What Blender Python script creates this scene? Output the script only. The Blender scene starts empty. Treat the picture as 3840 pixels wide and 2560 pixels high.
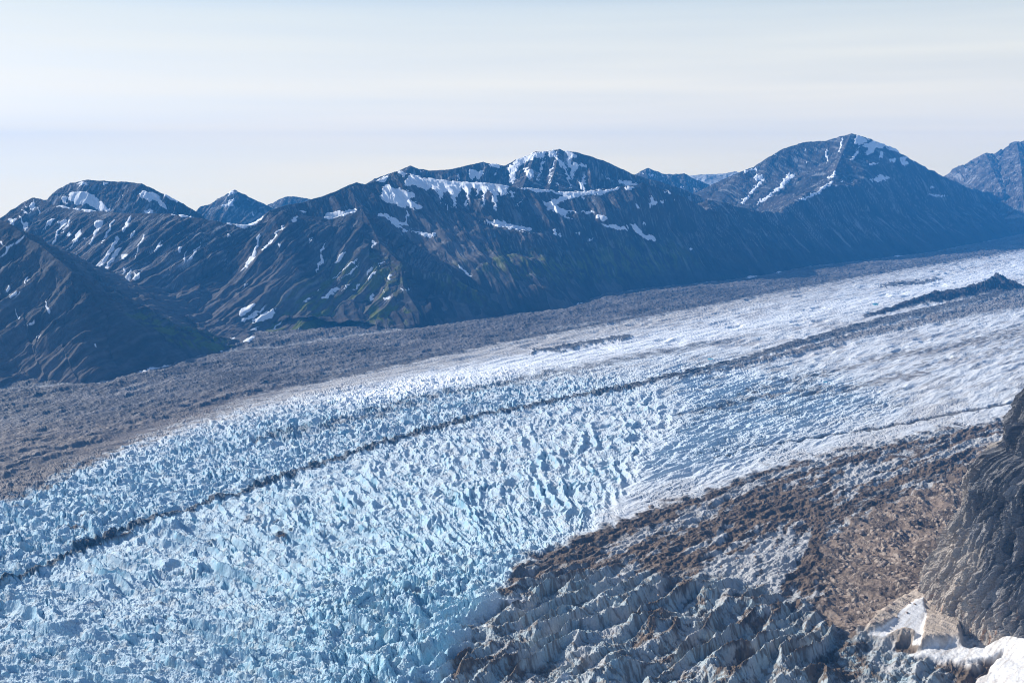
import bpy, bmesh, math, random, time
import numpy as np
T0 = time.time()
random.seed(5)
RNG = np.random.default_rng(5)
C = bpy.context.scene.collection
H = 1000.0                      # camera height above the ice, metres
PITCH = math.radians(10.3)
CP, SP = math.cos(PITCH), math.sin(PITCH)
FPX = 1024 * 35 / 36.0          # focal length in pixels of the 1024 x 682 picture
K = 1024 / 2352.0               # tracing was done on a 2352 px wide copy of the photo

SUN_AZ, SUN_EL = math.radians(-66), math.radians(28)

# ------------------------------------------------------------------ numeric helpers
def sstep(a, b, x):
    t = np.clip((x - a) / (b - a), 0, 1)
    return t * t * (3 - 2 * t)

def _hash(ix, iy, seed):
    h = (ix.astype(np.uint32) * np.uint32(0x27d4eb2d)) ^ (iy.astype(np.uint32) * np.uint32(0x165667b1)) ^ np.uint32((seed * 0x9E3779B1) & 0xffffffff)
    h ^= h >> np.uint32(15); h *= np.uint32(0x85ebca6b)
    h ^= h >> np.uint32(13); h *= np.uint32(0xc2b2ae35)
    h ^= h >> np.uint32(16)
    return h

_A = np.linspace(0, 2 * np.pi, 256, endpoint=False).astype(np.float32)
_GX, _GY = np.cos(_A), np.sin(_A)

def perlin(x, y, seed=0):
    x = np.asarray(x, np.float32); y = np.asarray(y, np.float32)
    fx, fy = np.floor(x), np.floor(y)
    ix, iy = fx.astype(np.int32), fy.astype(np.int32)
    dx, dy = x - fx, y - fy
    u = dx * dx * dx * (dx * (dx * 6 - 15) + 10)
    v = dy * dy * dy * (dy * (dy * 6 - 15) + 10)
    def g(i, j):
        k = _hash(ix + i, iy + j, seed) & np.uint32(255)
        return _GX[k] * (dx - i) + _GY[k] * (dy - j)
    a = g(0, 0); a += u * (g(1, 0) - a)
    b = g(0, 1); b += u * (g(1, 1) - b)
    return (a + v * (b - a)) * 1.5

def fbm(x, y, seed=0, octv=4, gain=0.5):
    r = 0; a = 1.0; f = 1.0
    for o in range(octv):
        r = r + a * perlin(x * f, y * f, seed + o * 17)
        a *= gain; f *= 2.03
    return r

def ridged(x, y, seed=0, octv=3, gain=0.5):
    r = 0; a = 1.0; f = 1.0; n = 0
    for o in range(octv):
        r = r + a * (1 - np.abs(perlin(x * f, y * f, seed + o * 17)) * 1.35)
        n += a; a *= gain; f *= 2.1
    return r / n

def worley(x, y, seed=0):
    x = np.asarray(x, np.float32); y = np.asarray(y, np.float32)
    ix, iy = np.floor(x).astype(np.int32), np.floor(y).astype(np.int32)
    f1 = np.full(x.shape, 9, np.float32); f2 = f1.copy(); idv = np.zeros(x.shape, np.float32)
    for i in (-1, 0, 1):
        for j in (-1, 0, 1):
            cx, cy = ix + i, iy + j
            h = _hash(cx, cy, seed)
            px = cx + (h & np.uint32(1023)).astype(np.float32) / 1023
            py = cy + ((h >> np.uint32(10)) & np.uint32(1023)).astype(np.float32) / 1023
            d = np.hypot(px - x, py - y)
            near = d < f1
            f2 = np.where(near, f1, np.minimum(f2, d))
            idv = np.where(near, ((h >> np.uint32(20)) & np.uint32(1023)).astype(np.float32) / 1023, idv)
            f1 = np.where(near, d, f1)
    return f1, f2, idv

def ray_ov(ox, oy):
    a = (ox * K - 512) / FPX; b = (341 - oy * K) / FPX
    return a, CP + b * SP, -SP + b * CP

def at_dist(ox, oy, D):          # point seen in direction (ox, oy) at forward distance D
    x, y, z = ray_ov(ox, oy); s = D / y
    return np.array([x * s, D, H + z * s])

def on_ground(ox, oy, z0=0.0):
    x, y, z = ray_ov(ox, oy); s = (z0 - H) / z
    return np.array([x * s, y * s, z0])

def to_ov(x, y, z):
    dz = z - H
    w = y * CP - dz * SP
    up = y * SP + dz * CP
    return (512 + FPX * x / w) / K, (341 - FPX * up / w) / K

def pip(px, py, poly):
    ins = np.zeros(px.shape, bool)
    n = len(poly)
    for i in range(n):
        x0, y0 = poly[i]; x1, y1 = poly[(i + 1) % n]
        if y0 == y1: continue
        c = (y0 > py) != (y1 > py)
        ins ^= c & (px < (x1 - x0) * (py - y0) / (y1 - y0) + x0)
    return ins

def dist_seg(px, py, x0, y0, x1, y1):
    dx, dy = x1 - x0, y1 - y0
    t = np.clip(((px - x0) * dx + (py - y0) * dy) / (dx * dx + dy * dy + 1e-9), 0, 1)
    return np.hypot(px - x0 - t * dx, py - y0 - t * dy), t

def sdist(px, py, poly):         # signed distance to a polygon, negative inside
    d = np.full(px.shape, 1e9)
    n = len(poly)
    for i in range(n):
        d = np.minimum(d, dist_seg(px, py, *poly[i], *poly[(i + 1) % n])[0])
    return np.where(pip(px, py, poly), -d, d)

GX0, GY0, GST = -800, 400, 4
_gx, _gy = np.meshgrid(np.arange(GX0, 3200, GST, dtype=np.float32), np.arange(GY0, 2200, GST, dtype=np.float32))
def area(poly, soft):            # soft mask of a traced area, as a lookup over base points
    m = np.clip(.5 - sdist(_gx, _gy, poly) / (2 * soft), 0, 1)
    m = m * m * (3 - 2 * m)
    def look(ox, oy):
        fx = np.clip((ox - GX0) / GST, 0, m.shape[1] - 1.01); fy = np.clip((oy - GY0) / GST, 0, m.shape[0] - 1.01)
        i, j = fx.astype(int), fy.astype(int); u, v = fx - i, fy - j
        return (m[j, i] * (1 - u) + m[j, i + 1] * u) * (1 - v) + (m[j + 1, i] * (1 - u) + m[j + 1, i + 1] * u) * v
    return look

def line(px, py, pts):           # distance to a traced line and interpolated widths (pts: x, y, width)
    best = np.full(px.shape, 1e9, np.float32); w = np.zeros(px.shape, np.float32)
    for (x0, y0, w0), (x1, y1, w1) in zip(pts[:-1], pts[1:]):
        d, t = dist_seg(px, py, x0, y0, x1, y1)
        n = d < best
        best = np.where(n, d, best); w = np.where(n, w0 + (w1 - w0) * t, w)
    return best, w

# ------------------------------------------------------------------ mesh + object helpers
def link_mesh(name, verts, faces, mat, col=None, parent=None, smooth=False):
    me = bpy.data.meshes.new(name)
    nv, nf, k = len(verts), len(faces), faces.shape[1]
    me.vertices.add(nv); me.vertices.foreach_set('co', np.ascontiguousarray(verts, np.float32).ravel())
    me.loops.add(nf * k); me.loops.foreach_set('vertex_index', np.ascontiguousarray(faces, np.int32).ravel())
    me.polygons.add(nf); me.polygons.foreach_set('loop_start', np.arange(0, nf * k, k, dtype=np.int32))
    me.polygons.foreach_set('use_smooth', np.full(nf, smooth, bool))
    me.update(calc_edges=True)
    if col is not None:
        ca = me.color_attributes.new('tint', 'FLOAT_COLOR', 'POINT')
        c4 = np.ones((nv, 4), np.float32); c4[:, :3] = col
        ca.data.foreach_set('color', c4.ravel())
    me.materials.append(mat)
    o = bpy.data.objects.new(name, me); C.objects.link(o)
    if parent is not None: o.parent = parent
    return o

def sub_mesh(name, verts, faces, mat, col, parent=None, smooth=False):
    idx, inv = np.unique(faces.ravel(), return_inverse=True)
    return link_mesh(name, verts[idx], inv.reshape(faces.shape), mat, None if col is None else col[idx], parent, smooth)

def grid_faces(nr, nc):
    i = np.arange(nr * nc, dtype=np.int32).reshape(nr, nc)
    return np.stack([i[:-1, :-1], i[:-1, 1:], i[1:, 1:], i[1:, :-1]], -1).reshape(-1, 4)

def tag(o, label=None, cat=None, group=None, kind=None):
    for k, v in (('label', label), ('category', cat), ('group', group), ('kind', kind)):
        if v: o[k] = v
    return o

def surface(name, rough=.9, spec=.15, scale=.2, amt=.25, bump=0.0, bscale=.3, attr=True, color=(.5, .5, .5)):
    m = bpy.data.materials.new(name); m.use_nodes = True
    nt = m.node_tree; b = nt.nodes['Principled BSDF']
    b.inputs['Roughness'].default_value = rough
    b.inputs['Specular IOR Level'].default_value = spec
    geo = nt.nodes.new('ShaderNodeNewGeometry')
    nz = nt.nodes.new('ShaderNodeTexNoise'); nz.inputs['Scale'].default_value = scale; nz.inputs['Detail'].default_value = 4
    nt.links.new(geo.outputs['Position'], nz.inputs['Vector'])
    mr = nt.nodes.new('ShaderNodeMapRange'); mr.inputs['From Min'].default_value = .3; mr.inputs['From Max'].default_value = .7
    mr.inputs['To Min'].default_value = 1 - amt; mr.inputs['To Max'].default_value = 1 + amt
    nt.links.new(nz.outputs['Fac'], mr.inputs['Value'])
    mx = nt.nodes.new('ShaderNodeVectorMath'); mx.operation = 'SCALE'
    if attr:
        at = nt.nodes.new('ShaderNodeAttribute'); at.attribute_name = 'tint'
        nt.links.new(at.outputs['Color'], mx.inputs[0])
    else:
        mx.inputs[0].default_value = color
    nt.links.new(mr.outputs['Result'], mx.inputs['Scale'])
    nt.links.new(mx.outputs['Vector'], b.inputs['Base Color'])
    if bump:
        n2 = nt.nodes.new('ShaderNodeTexNoise'); n2.inputs['Scale'].default_value = bscale; n2.inputs['Detail'].default_value = 5
        nt.links.new(geo.outputs['Position'], n2.inputs['Vector'])
        bp = nt.nodes.new('ShaderNodeBump'); bp.inputs['Strength'].default_value = 1; bp.inputs['Distance'].default_value = bump
        nt.links.new(n2.outputs['Fac'], bp.inputs['Height']); nt.links.new(bp.outputs['Normal'], b.inputs['Normal'])
    return m

M_ICE = surface('ice_and_debris', .7, .2, .25, .12, 1.2, .3)
M_ROCK = surface('mountain_rock', .95, .1, .03, .15, 2, .03)
M_SNOW = surface('snow', .8, .15, .02, .05, attr=False, color=(.86, .89, .93))
M_NEARROCK = surface('cliff_rock', .9, .2, .35, .3, 2.2, .22)
M_BOULDER = surface('boulder_rock', .9, .15, .5, .3, .6, .6, attr=False, color=(.30, .24, .20))

def mixc(a, b, t):
    return a + (np.asarray(b, np.float32) - a) * t[..., None]

# ------------------------------------------------------------------ traced snow, in crop pixels of the photo
def P(ox, oy):
    return lambda *p: [((ox + .574 * a) * .6125, (oy + .574 * b) * .6125) for a, b in zip(p[::2], p[1::2])]
A = P(0, 600); B = P(900, 500); S = P(1800, 450); R = P(2700, 450)

SNOW_BACKLEFT = [
 A(455,215,500,205,560,212,600,230,640,250,660,275,700,310,725,335,690,330,640,325,600,300,560,285,500,290,470,275,450,250),
 A(405,245,440,235,430,285,405,270), A(905,215,950,200,990,205,1030,225,1050,260,1080,290,1080,320,1050,300,1010,260,970,265,930,245),
 A(1040,200,1100,230,1180,280,1185,287,1120,260,1060,220), A(940,335,985,325,1020,348,950,350), A(505,150,540,135,575,160,520,160),
 A(670,140,710,150,700,160,680,158), A(790,232,806,232,800,240)]
SNOW_LEFT = [
 A(370,300,420,290,500,295,560,303,610,318,632,333,600,335,540,328,480,325,440,310,400,308),
 A(1110,345,1160,335,1230,338,1280,350,1280,365,1240,380,1200,370,1150,358),
 A(1290,355,1380,352,1450,378,1400,385,1350,370),
 A(1400,385,1500,378,1600,378,1720,360,1760,365,1690,400,1650,430,1650,470,1620,465,1560,435,1500,415,1440,395),
 A(130,350,140,390,150,410,185,395,180,430,160,465,150,430,130,400), A(140,320,175,345,185,355,160,350), A(170,290,180,310,175,325),
 A(200,275,230,270,215,310,200,345,190,360,205,310), A(250,310,260,310,255,350,247,345), A(55,385,110,385,90,415,60,405),
 A(320,390,360,378,350,400,310,430,265,485,290,440), A(380,395,440,385,430,410,395,450,370,500,345,560,325,585,350,520,370,470,395,430),
 A(450,390,470,395,440,440,400,480,430,430), A(510,460,530,445,525,490,500,530,440,590,412,615,415,570,430,590,480,540),
 A(610,405,690,390,650,450,620,500,590,560,580,560,610,490,625,440), A(735,395,750,395,720,450,690,500,665,540,690,480),
 A(850,360,857,375,840,420,800,475,795,455,830,410), A(760,500,780,500,760,540,740,580,690,660,640,720,615,715,680,640,720,570),
 A(800,570,770,610,740,650,720,680,700,740,680,800,650,825,640,780,690,690,720,640,760,580), A(700,740,750,735,720,780,690,830,680,810),
 A(930,490,950,480,920,540,905,590,875,655,900,580), A(800,610,830,610,810,645,795,645), A(830,690,820,720,795,750,790,745,815,700),
 A(840,720,855,710,845,810,810,915,800,915,830,820,825,770), A(870,720,890,750,935,710,910,745,880,785,868,770),
 A(880,450,865,490,840,520,830,525,860,480), A(1070,510,1010,590,1005,610,1030,590,1060,530), A(1165,565,1180,560,1180,600,1170,605),
 A(1225,580,1210,640,1170,750,1130,860,1110,890,1130,820,1190,680,1215,600), A(1320,520,1290,580,1250,650,1230,675,1225,650,1260,610,1300,550),
 A(1090,935,1060,1000,1055,995,1080,940), A(1310,620,1330,620,1320,660,1300,665), A(1455,655,1475,680,1475,720,1450,770,1400,800,1350,840,1340,845,1400,780,1450,740,1450,690),
 A(1480,485,1515,490,1500,515), A(1520,525,1570,525,1540,540), A(1500,560,1510,580,1480,620,1490,590),
 A(1670,480,1695,500,1690,560,1660,640,1600,715,1540,750,1460,800,1410,860,1430,810,1500,760,1590,690,1640,600,1680,540),
 A(1270,850,1300,860,1330,850,1290,930,1260,970,1245,980,1265,910), A(430,480,460,470,470,490,440,500), A(545,505,565,510,550,520)]
SNOW_VALLEY = [
 A(1235,1060,1290,1015,1310,1020,1290,1050,1340,1030,1350,1025,1320,1070,1380,1055,1420,1010,1470,950,1480,940,1440,1010,1410,1060,1415,1090,1470,1105,1500,1100,1560,1060,1600,1020,1680,980,1740,940,1742,955,1660,1010,1580,1060,1550,1100,1560,1140,1540,1130,1480,1115,1400,1105,1340,1090,1280,1075),
 A(1490,1010,1530,1000,1600,955,1660,935,1665,960,1600,1010,1560,1030,1500,1030), A(1650,1050,1690,1010,1742,1000,1742,1050,1690,1060,1650,1065),
 A(1300,1220,1350,1225,1440,1225,1480,1235,1440,1255,1380,1245,1320,1235), A(1290,1190,1340,1195,1420,1215,1350,1210),
 A(1590,1180,1640,1150,1665,1155,1640,1180,1580,1185), A(1500,1165,1540,1145,1520,1172), A(1310,1165,1370,1175,1395,1182,1330,1178),
 A(1270,1115,1320,1130,1355,1145,1310,1140), A(1380,1150,1435,1155,1440,1162,1390,1158)]
SNOW_NEARLEFT = [
 A(0,640,40,580,10,530,0,525,0,535,30,560,55,570,130,515,165,490,160,515,100,545,50,590,20,630), A(55,810,70,820,55,860,40,865),
 A(60,880,110,850,100,880,65,895), A(85,910,140,850,130,870), A(295,910,310,950,335,1000,325,1000,300,960), A(165,770,180,755,165,820),
 A(190,790,205,785,185,800), A(100,970,130,1030,120,1030), A(215,1040,220,1065,160,1085,190,1070), A(620,1200,635,1205,635,1225,622,1220), A(240,1155,265,1135,250,1160)]
SNOW_FRONT = [
 B(540,550,560,520,600,515,640,510,700,500,750,485,770,495,720,525,680,535,620,545,580,555), B(300,600,250,640,230,680,140,770,135,765,200,700,240,640,280,600),
 B(340,570,370,540,390,540,350,580), B(390,500,435,520,410,520), B(570,700,540,760,530,790,550,800,540,840,500,900,500,880,530,830,520,800,540,740),
 B(680,770,690,780,650,830,620,850,650,800), B(780,810,740,850,680,890,610,950,605,945,680,880,740,835), B(780,845,760,870,690,930,640,970,680,930,750,865),
 B(880,860,850,900,820,925,850,875), B(950,825,930,845,895,870,920,840), B(890,900,870,930,830,970,850,930), B(735,970,700,1005,670,1020,700,990),
 B(790,980,770,1005,740,1020,760,995), B(525,1075,560,1050,600,1020,640,1000,660,1010,620,1035,580,1070,540,1080), B(410,1095,440,1080,480,1070,430,1095),
 B(500,1030,530,1015,510,1035), B(855,1045,875,1050,870,1085,850,1090), B(940,1070,985,1070,970,1082,945,1082), B(945,1005,935,1045,930,1045), B(975,920,990,920,965,965),
 B(1050,1012,1075,1020,1048,1027), B(1090,1015,1105,1015,1100,1028), B(1425,850,1475,900,1520,940,1560,970,1550,978,1500,935,1450,890),
 B(305,1200,270,1240,200,1290,240,1250), B(410,1255,370,1285,390,1265), B(555,1295,580,1295,565,1303), B(80,1215,120,1190,180,1160,235,1140,220,1160,240,1175,180,1215,120,1225,85,1235),
 B(0,1185,0,1150,40,1130,95,1110,100,1120,70,1150,20,1190), B(0,1230,60,1190,140,1140,195,1105,150,1150,80,1200,30,1230), B(20,1300,80,1280,130,1260,80,1300,20,1310),
 B(0,1360,60,1330,95,1325,90,1345,40,1355), B(60,965,45,990,15,1015,30,985), B(120,650,130,660,125,720,100,800,50,870,5,900,60,820,100,740),
 B(0,570,60,575,100,560,150,545,110,580,90,620,60,640,30,620,0,620), B(875,700,890,705,870,745,860,740), B(240,735,265,720,250,745), B(470,680,485,678,450,710)]
SNOW_CENTRE = [
 B(885,315,930,290,970,275,950,310,920,320), B(935,345,965,335,1000,400,1005,455,960,450,910,415,930,390),
 B(965,335,1020,355,1080,370,1130,390,1140,410,1100,430,1140,450,1180,485,1150,495,1090,470,1080,490,1040,475,1005,455,1000,400), B(1030,235,1090,265,1060,280,1040,260),
 B(1120,260,1150,275,1200,290,1290,295,1400,315,1560,322,1742,330,1760,345,1742,360,1720,400,1735,410,1700,400,1690,370,1665,400,1680,440,1670,500,1665,500,1660,440,1640,380,1610,350,1600,400,1595,480,1590,430,1580,350,1560,380,1540,410,1545,360,1510,350,1500,390,1480,480,1475,460,1490,400,1470,370,1440,350,1430,390,1410,420,1410,480,1400,490,1390,430,1370,390,1340,370,1320,420,1320,520,1310,480,1310,420,1280,370,1250,350,1230,370,1200,360,1150,340,1080,335,1080,310,1100,290),
 B(1170,450,1200,460,1230,490,1190,470), B(1270,480,1300,490,1330,500,1335,525,1300,500), B(1240,435,1280,460,1260,460), B(1330,465,1380,475,1380,500,1350,495),
 B(900,530,910,515,950,530,990,545,1020,565,1080,585,1090,500,1100,500,1095,600,1060,600,1030,590,1060,620,1110,640,1080,640,1040,615,990,590,960,550,920,545),
 B(1235,595,1300,592,1330,610,1370,625,1320,628,1300,610,1260,608), B(1110,625,1150,640,1200,650,1240,660,1280,645,1285,670,1250,675,1200,665,1160,655), B(1310,650,1340,660,1365,675,1320,672),
 S(0,405,60,405,70,420,40,450,35,490,20,570,15,570,20,480,0,460), S(80,415,140,410,145,430,120,460,110,500,100,585,95,585,105,510,80,470,90,440), S(145,435,180,440,175,480,160,500,150,480),
 S(200,465,225,470,215,500,195,510),
 S(240,438,330,440,420,448,530,468,650,465,760,458,850,450,895,435,890,455,830,470,780,490,720,485,650,500,560,510,500,540,560,520,600,490,540,485,430,465,400,475,350,460,270,448),
 S(545,490,640,495,560,520,520,540,490,555,460,550,470,525), S(410,535,455,530,500,560,560,590,640,600,740,590,745,605,650,600,570,602,550,605,590,640,650,655,600,645,540,625,490,600,450,585,440,560),
 S(750,635,770,615,810,625,840,645,790,655,780,645), S(780,675,840,680,900,690,960,690,965,718,910,705,850,705), S(990,680,1010,680,1030,710,1080,745,1110,760,1090,735,1140,765,1160,785,1085,780,1040,745,1000,715),
 S(1100,545,1130,535,1110,490,1130,520,1160,530,1140,545,1110,575), S(1020,545,1035,545,1045,585,1020,575), S(1180,530,1205,520,1190,545), S(1270,525,1290,520,1275,530),
 S(0,655,60,655,120,650,180,675,260,690,325,700,330,718,240,712,150,695,60,690), S(240,718,340,740,260,725), S(475,715,495,710,505,755,480,740), S(515,735,540,755,520,755), S(620,740,655,735,650,750),
 S(700,785,750,770,720,790,700,790), S(1070,670,1090,685,1075,690), S(1365,835,1400,840,1380,845), S(230,565,275,520,260,545,235,565), S(870,440,900,430,920,445,880,460), S(950,430,1000,440,990,455,960,450),
 S(1190,455,1250,480,1245,485,1200,465), S(660,500,690,500,675,525)]
SNOW_DOME = [
 S(175,310,215,290,240,260,300,235,350,215,390,205,380,240,340,255,290,270,250,310,230,350,235,390,210,420,190,415,200,370,185,330), S(60,290,120,290,135,300,110,308,70,305),
 S(395,210,430,205,425,240,400,260,370,230), S(440,205,490,192,500,230,530,260,560,310,580,360,595,420,605,440,590,440,570,370,540,310,500,250,460,235),
 S(560,205,600,215,640,235,600,250,590,270,600,300,620,270,650,290,620,330,600,390,590,370,600,330,580,300,570,250), S(640,380,660,410,680,350,688,360,680,450,660,455,650,420),
 S(420,260,410,310,380,390,370,395,390,340,400,280), S(480,270,495,270,470,330,450,420,460,340), S(285,305,310,320,350,320,345,370,320,395,300,350), S(650,285,690,290,690,305,660,300),
 S(785,340,830,370,880,400,840,385), S(890,390,930,395,980,400,1030,420,990,430,940,420,910,410), S(500,410,515,410,505,435),
 B(1500,235,1530,232,1560,250,1590,240,1560,300,1540,270,1520,300,1490,270), B(1640,200,1690,200,1680,220,1650,220), B(1415,270,1435,290,1425,300), B(1180,235,1195,245,1185,250),
 S(0,335,20,330,25,350,0,360), S(95,340,110,335,100,370)]
SNOW_RIGHT = [
 R(880,140,895,95,920,105,970,130,940,150,900,160), R(930,160,1000,140,1050,150,1080,160,1060,185,1020,180,1000,210,960,230,945,220,970,190), R(1080,160,1130,175,1200,195,1160,205,1110,190),
 R(1100,255,1150,250,1140,275,1110,270), R(1170,245,1230,235,1210,260,1230,280,1210,300,1190,270), R(1050,205,1068,210,1060,245,1045,255), R(690,190,705,185,700,230,705,270,695,275),
 R(795,110,805,115,790,180,780,215,780,180), R(145,350,165,330,240,315,245,325,190,332,160,350), R(220,375,245,350,255,370,280,350,270,380,240,390), R(305,365,280,400,240,450,200,480,160,545,135,540,180,490,220,440,260,400),
 R(490,350,470,380,420,430,350,480,300,520,250,545,240,540,310,495,400,420,430,370,455,330,460,360), R(700,380,740,345,760,315,755,345,720,385), R(975,390,1020,375,1045,355,1110,375,1060,395,1040,400),
 R(970,290,1000,278,1040,285,980,292), R(510,520,560,500,620,475,680,430,730,400,740,405,690,440,640,480,570,510,520,525), R(1365,437,1385,432,1405,440,1380,447), R(1330,480,1400,485,1500,495,1440,500,1380,490),
 R(560,280,575,265,570,285), R(855,260,880,220,910,170,890,230,860,265), R(790,400,815,395,800,408), R(860,405,885,400,870,410), R(820,430,845,428,830,438), R(900,440,915,440,905,445), R(750,430,770,425,760,435),
 R(960,465,970,460,965,470), R(660,470,680,465,670,475), R(1260,265,1280,260,1270,275), R(905,215,915,190,912,230), R(540,200,555,190,545,205), R(350,225,360,215,355,235)]
SNOW_GAP = [S(1090,340,1110,350,1140,345,1120,370), S(1290,440,1320,430,1340,440), S(1050,335,1065,345,1060,350)]
SNOW_PEAKLET = [A(1445,295,1490,280,1525,250,1525,300,1470,302), A(1480,215,1530,195,1540,215,1500,230), A(1640,320,1665,360,1655,358)]

# ------------------------------------------------------------------ mountains
MOR_TOP = [(-800,1010),(-300,920),(0,885),(90,880),(240,870),(300,850),(390,830),(440,812),(530,797),(640,790),(800,766),(950,746),(1060,731),(1180,713),(1300,700),(1390,667),(1520,651),(1640,640),(1750,625),(1860,605),(2000,590),(2130,575),(2250,552),(2352,532),(2700,480),(3190,440)]
FOOT = [tuple(on_ground(a, b, 5)[:2]) for a, b in MOR_TOP[:-1]]      # the line where the mountains meet the rubble
FOOT_POLY = FOOT + [(70000, 60000), (-40000, 60000), (-40000, 4000)]
def above_foot(x, y):
    d = np.full(x.shape, 1e9)
    for p, q in zip(FOOT[:-1], FOOT[1:]):
        d = np.minimum(d, dist_seg(x, y, *p, *q)[0])
    return np.where(pip(x, y, FOOT_POLY), d, -d)
SKY = np.full(3600, 1e9)          # skyline of the nearer spur, so snow is not laid on what it hides
def mountain(label, ridges, ub, Db, du, nD, gul=(170, 26, .35), snow=(), scree=.0, grass=None, rock=(.058, .056, .058), relief=1.0, seed=1, streak=0.0, crag=9.0, base_fade=None, L=1500.0, sm=18.0, foot=.8, near=False):
    """ridges: (slope, skew, [(ovx, ovy, D), ...]) crest lines; the flanks fall away from them on every side."""
    u = np.arange(ub[0], ub[1], du); D = np.linspace(Db[0], Db[1], nD)
    U, Y = np.meshgrid(u, D)
    X = (U - 512) / FPX * Y / CP
    shp = X.shape
    wx = fbm(X / 420, Y / 420, seed + 3, 3) * 45; wy = fbm(X / 420, Y / 420, seed + 4, 3) * 45
    acc = np.zeros(shp); top = np.full(shp, -1e9); TT = np.zeros(shp); DD = np.zeros(shp)
    for ri, (slope, skew, pts) in enumerate(ridges):
        W = [at_dist(*p) for p in pts]
        hb = np.full(shp, -1e9); db = np.zeros(shp)
        for p, q in zip(W[:-1], W[1:]):
            d, t = dist_seg(X + wx * .6, Y + wy * .6, p[0], p[1], q[0], q[1])
            d0, _ = dist_seg(X, Y, p[0], p[1], q[0], q[1])
            d = np.where(d0 < 200, d0 + (d - d0) * (d0 / 200), d); d = np.maximum(d, 0)
            h = p[2] + (q[2] - p[2]) * t - slope * L * (1 - np.exp(-d / L))
            n = h > hb
            hb = np.where(n, h, hb); db = np.where(n, d, db)
        ax = W[-1] - W[0]; ax = ax[:2] / np.hypot(*ax[:2])
        T = X * ax[0] + Y * ax[1]
        side = np.sign((X - W[0][0]) * ax[1] - (Y - W[0][1]) * ax[0])
        T = T + skew * db + side * 777 + ri * 3000
        n = hb > top
        mxx = np.maximum(hb, top); mnn = np.minimum(hb, top)
        top_new = mxx + np.where(mnn > -1e8, sm * np.log1p(np.exp(np.clip((mnn - mxx) / sm, -40, 0))) , 0)
        TT = np.where(n, T, TT); DD = np.where(n, db, DD); top = top_new
    g1, g2, amp = gul
    env = np.clip(DD / 160, 0, 1) * (.35 + .65 * np.exp(-DD / 1400))
    Tw = TT + fbm(X / 230, Y / 230, seed + 9, 3) * 13
    gg = (ridged(Tw / g1, DD / 1500, seed, 2) - .62) * g1 * amp
    gg += (ridged(Tw / (g1 * .37), DD / 1100, seed + 5, 2) - .62) * g1 * amp * .24
    gg += (ridged(Tw / g2, DD / 420, seed + 7, 2) - .62) * g2 * amp * .40
    h = top + gg * env * relief
    cr = (ridged(X / 95, Y / 95, seed + 20, 5, .55) - .6)
    h += cr * crag * 2.6 * np.exp(-DD / 400) * np.clip(DD / 60, .25, 1) + fbm(X / 80, Y / 80, seed + 30, 4, .5) * crag * .4
    h += (ridged(X / 520, Y / 520, seed + 41, 3) - .6) * 70 * np.clip(DD / 400, 0, 1) * relief
    h += fbm(X / 900, Y / 900, seed + 40, 3) * 28 * np.clip(DD / 300, 0, 1)
    af = above_foot(X + wx * .7, Y + wy * .7)
    cap = foot * af + gg * .55 * np.clip(af / 150, 0, 1) + np.clip(af - 500, 0, None) * .6
    k = 30.0
    h = np.minimum(h, cap) - k * np.log1p(np.exp(-np.abs(h - cap) / k))
    h = np.where(h < -60, -60 - (-60 - h) * .05, h); h = np.maximum(h, -90)
    ox, oy = to_ov(X, Y, h)
    vis = oy <= np.minimum.accumulate(oy, axis=0) + 2.6
    # rock colour: bands, scree, stains, turf
    n1 = fbm(X / 230, Y / 230, seed + 50, 4); n2 = fbm(Tw / 26, DD / 240, seed + 51, 4)
    col = np.empty(shp + (3,), np.float32); col[:] = rock
    col *= (1 + .35 * n1 + .22 * n2)[..., None].clip(.35, 2)
    brown = sstep(.05, .5, fbm(X / 310, Y / 310, seed + 60, 4)); col = mixc(col, (.082, .062, .05), brown * .4)
    if scree:
        sc = sstep(250, 750, DD + 250 * n2) * scree
        col = mixc(col, np.array([.14, .128, .126]), np.clip(sc * (.75 + .4 * n2), 0, 1))
    if grass:
        gm = np.zeros(shp)
        for poly, soft, st in grass:
            gm = np.maximum(gm, st * area(poly, soft)(ox + 10 * n1, oy + 6 * n2))
        gn = sstep(-.25, .45, fbm(Tw / 45, DD / 150, seed + 70, 4) + .3 * n1)
        col = mixc(col, (.11, .13, .028), np.clip(gm * gn * 1.7, 0, 1) * vis)
    if streak:
        # thin snow left lying in the gullies
        gy = sstep(.16, .02, np.abs(perlin(Tw / (g1 * .37), DD / 700, seed + 5)) * 0 + (ridged(Tw / (g1 * .37), DD / 700, seed + 5, 1) - .25))
        st = sstep(.0, .25, fbm(Tw / 60, DD / 300, seed + 80, 3) - .12) * gy * sstep(40, 160, h) * streak
        fine = sstep(.42, .6, fbm(Tw / 14, DD / 110, seed + 81, 3) + .25 * n1) * streak * sstep(60, 300, h)
        col = mixc(col, (.86, .89, .93), np.clip(np.maximum(st, fine), 0, 1))
    V = np.stack([X, Y, h], -1)
    if col.min() < 0: col = np.clip(col, .01, 1)
    o = link_mesh('mountain', V.reshape(-1, 3), grid_faces(*shp)[:, ::-1], M_ROCK, col.reshape(-1, 3))
    tag(o, label, 'mountain', None, 'structure')
    # each traced patch of snow is a sheet of its own that thins out to nothing at its rim
    nx = fbm(X / 45, Y / 45, seed + 90, 4); ny = fbm(X / 45, Y / 45, seed + 91, 4)
    vis = vis & (oy < SKY[np.clip((ox + 400).astype(int), 0, 3599)] + 3)
    if near: np.minimum.at(SKY, np.clip((ox + 400).astype(int).ravel(), 0, 3599), oy.ravel())
    for poly in snow:
        add_snow(poly, V, ox + nx * 5, oy + ny * 4, vis, o)
    return o

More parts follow.
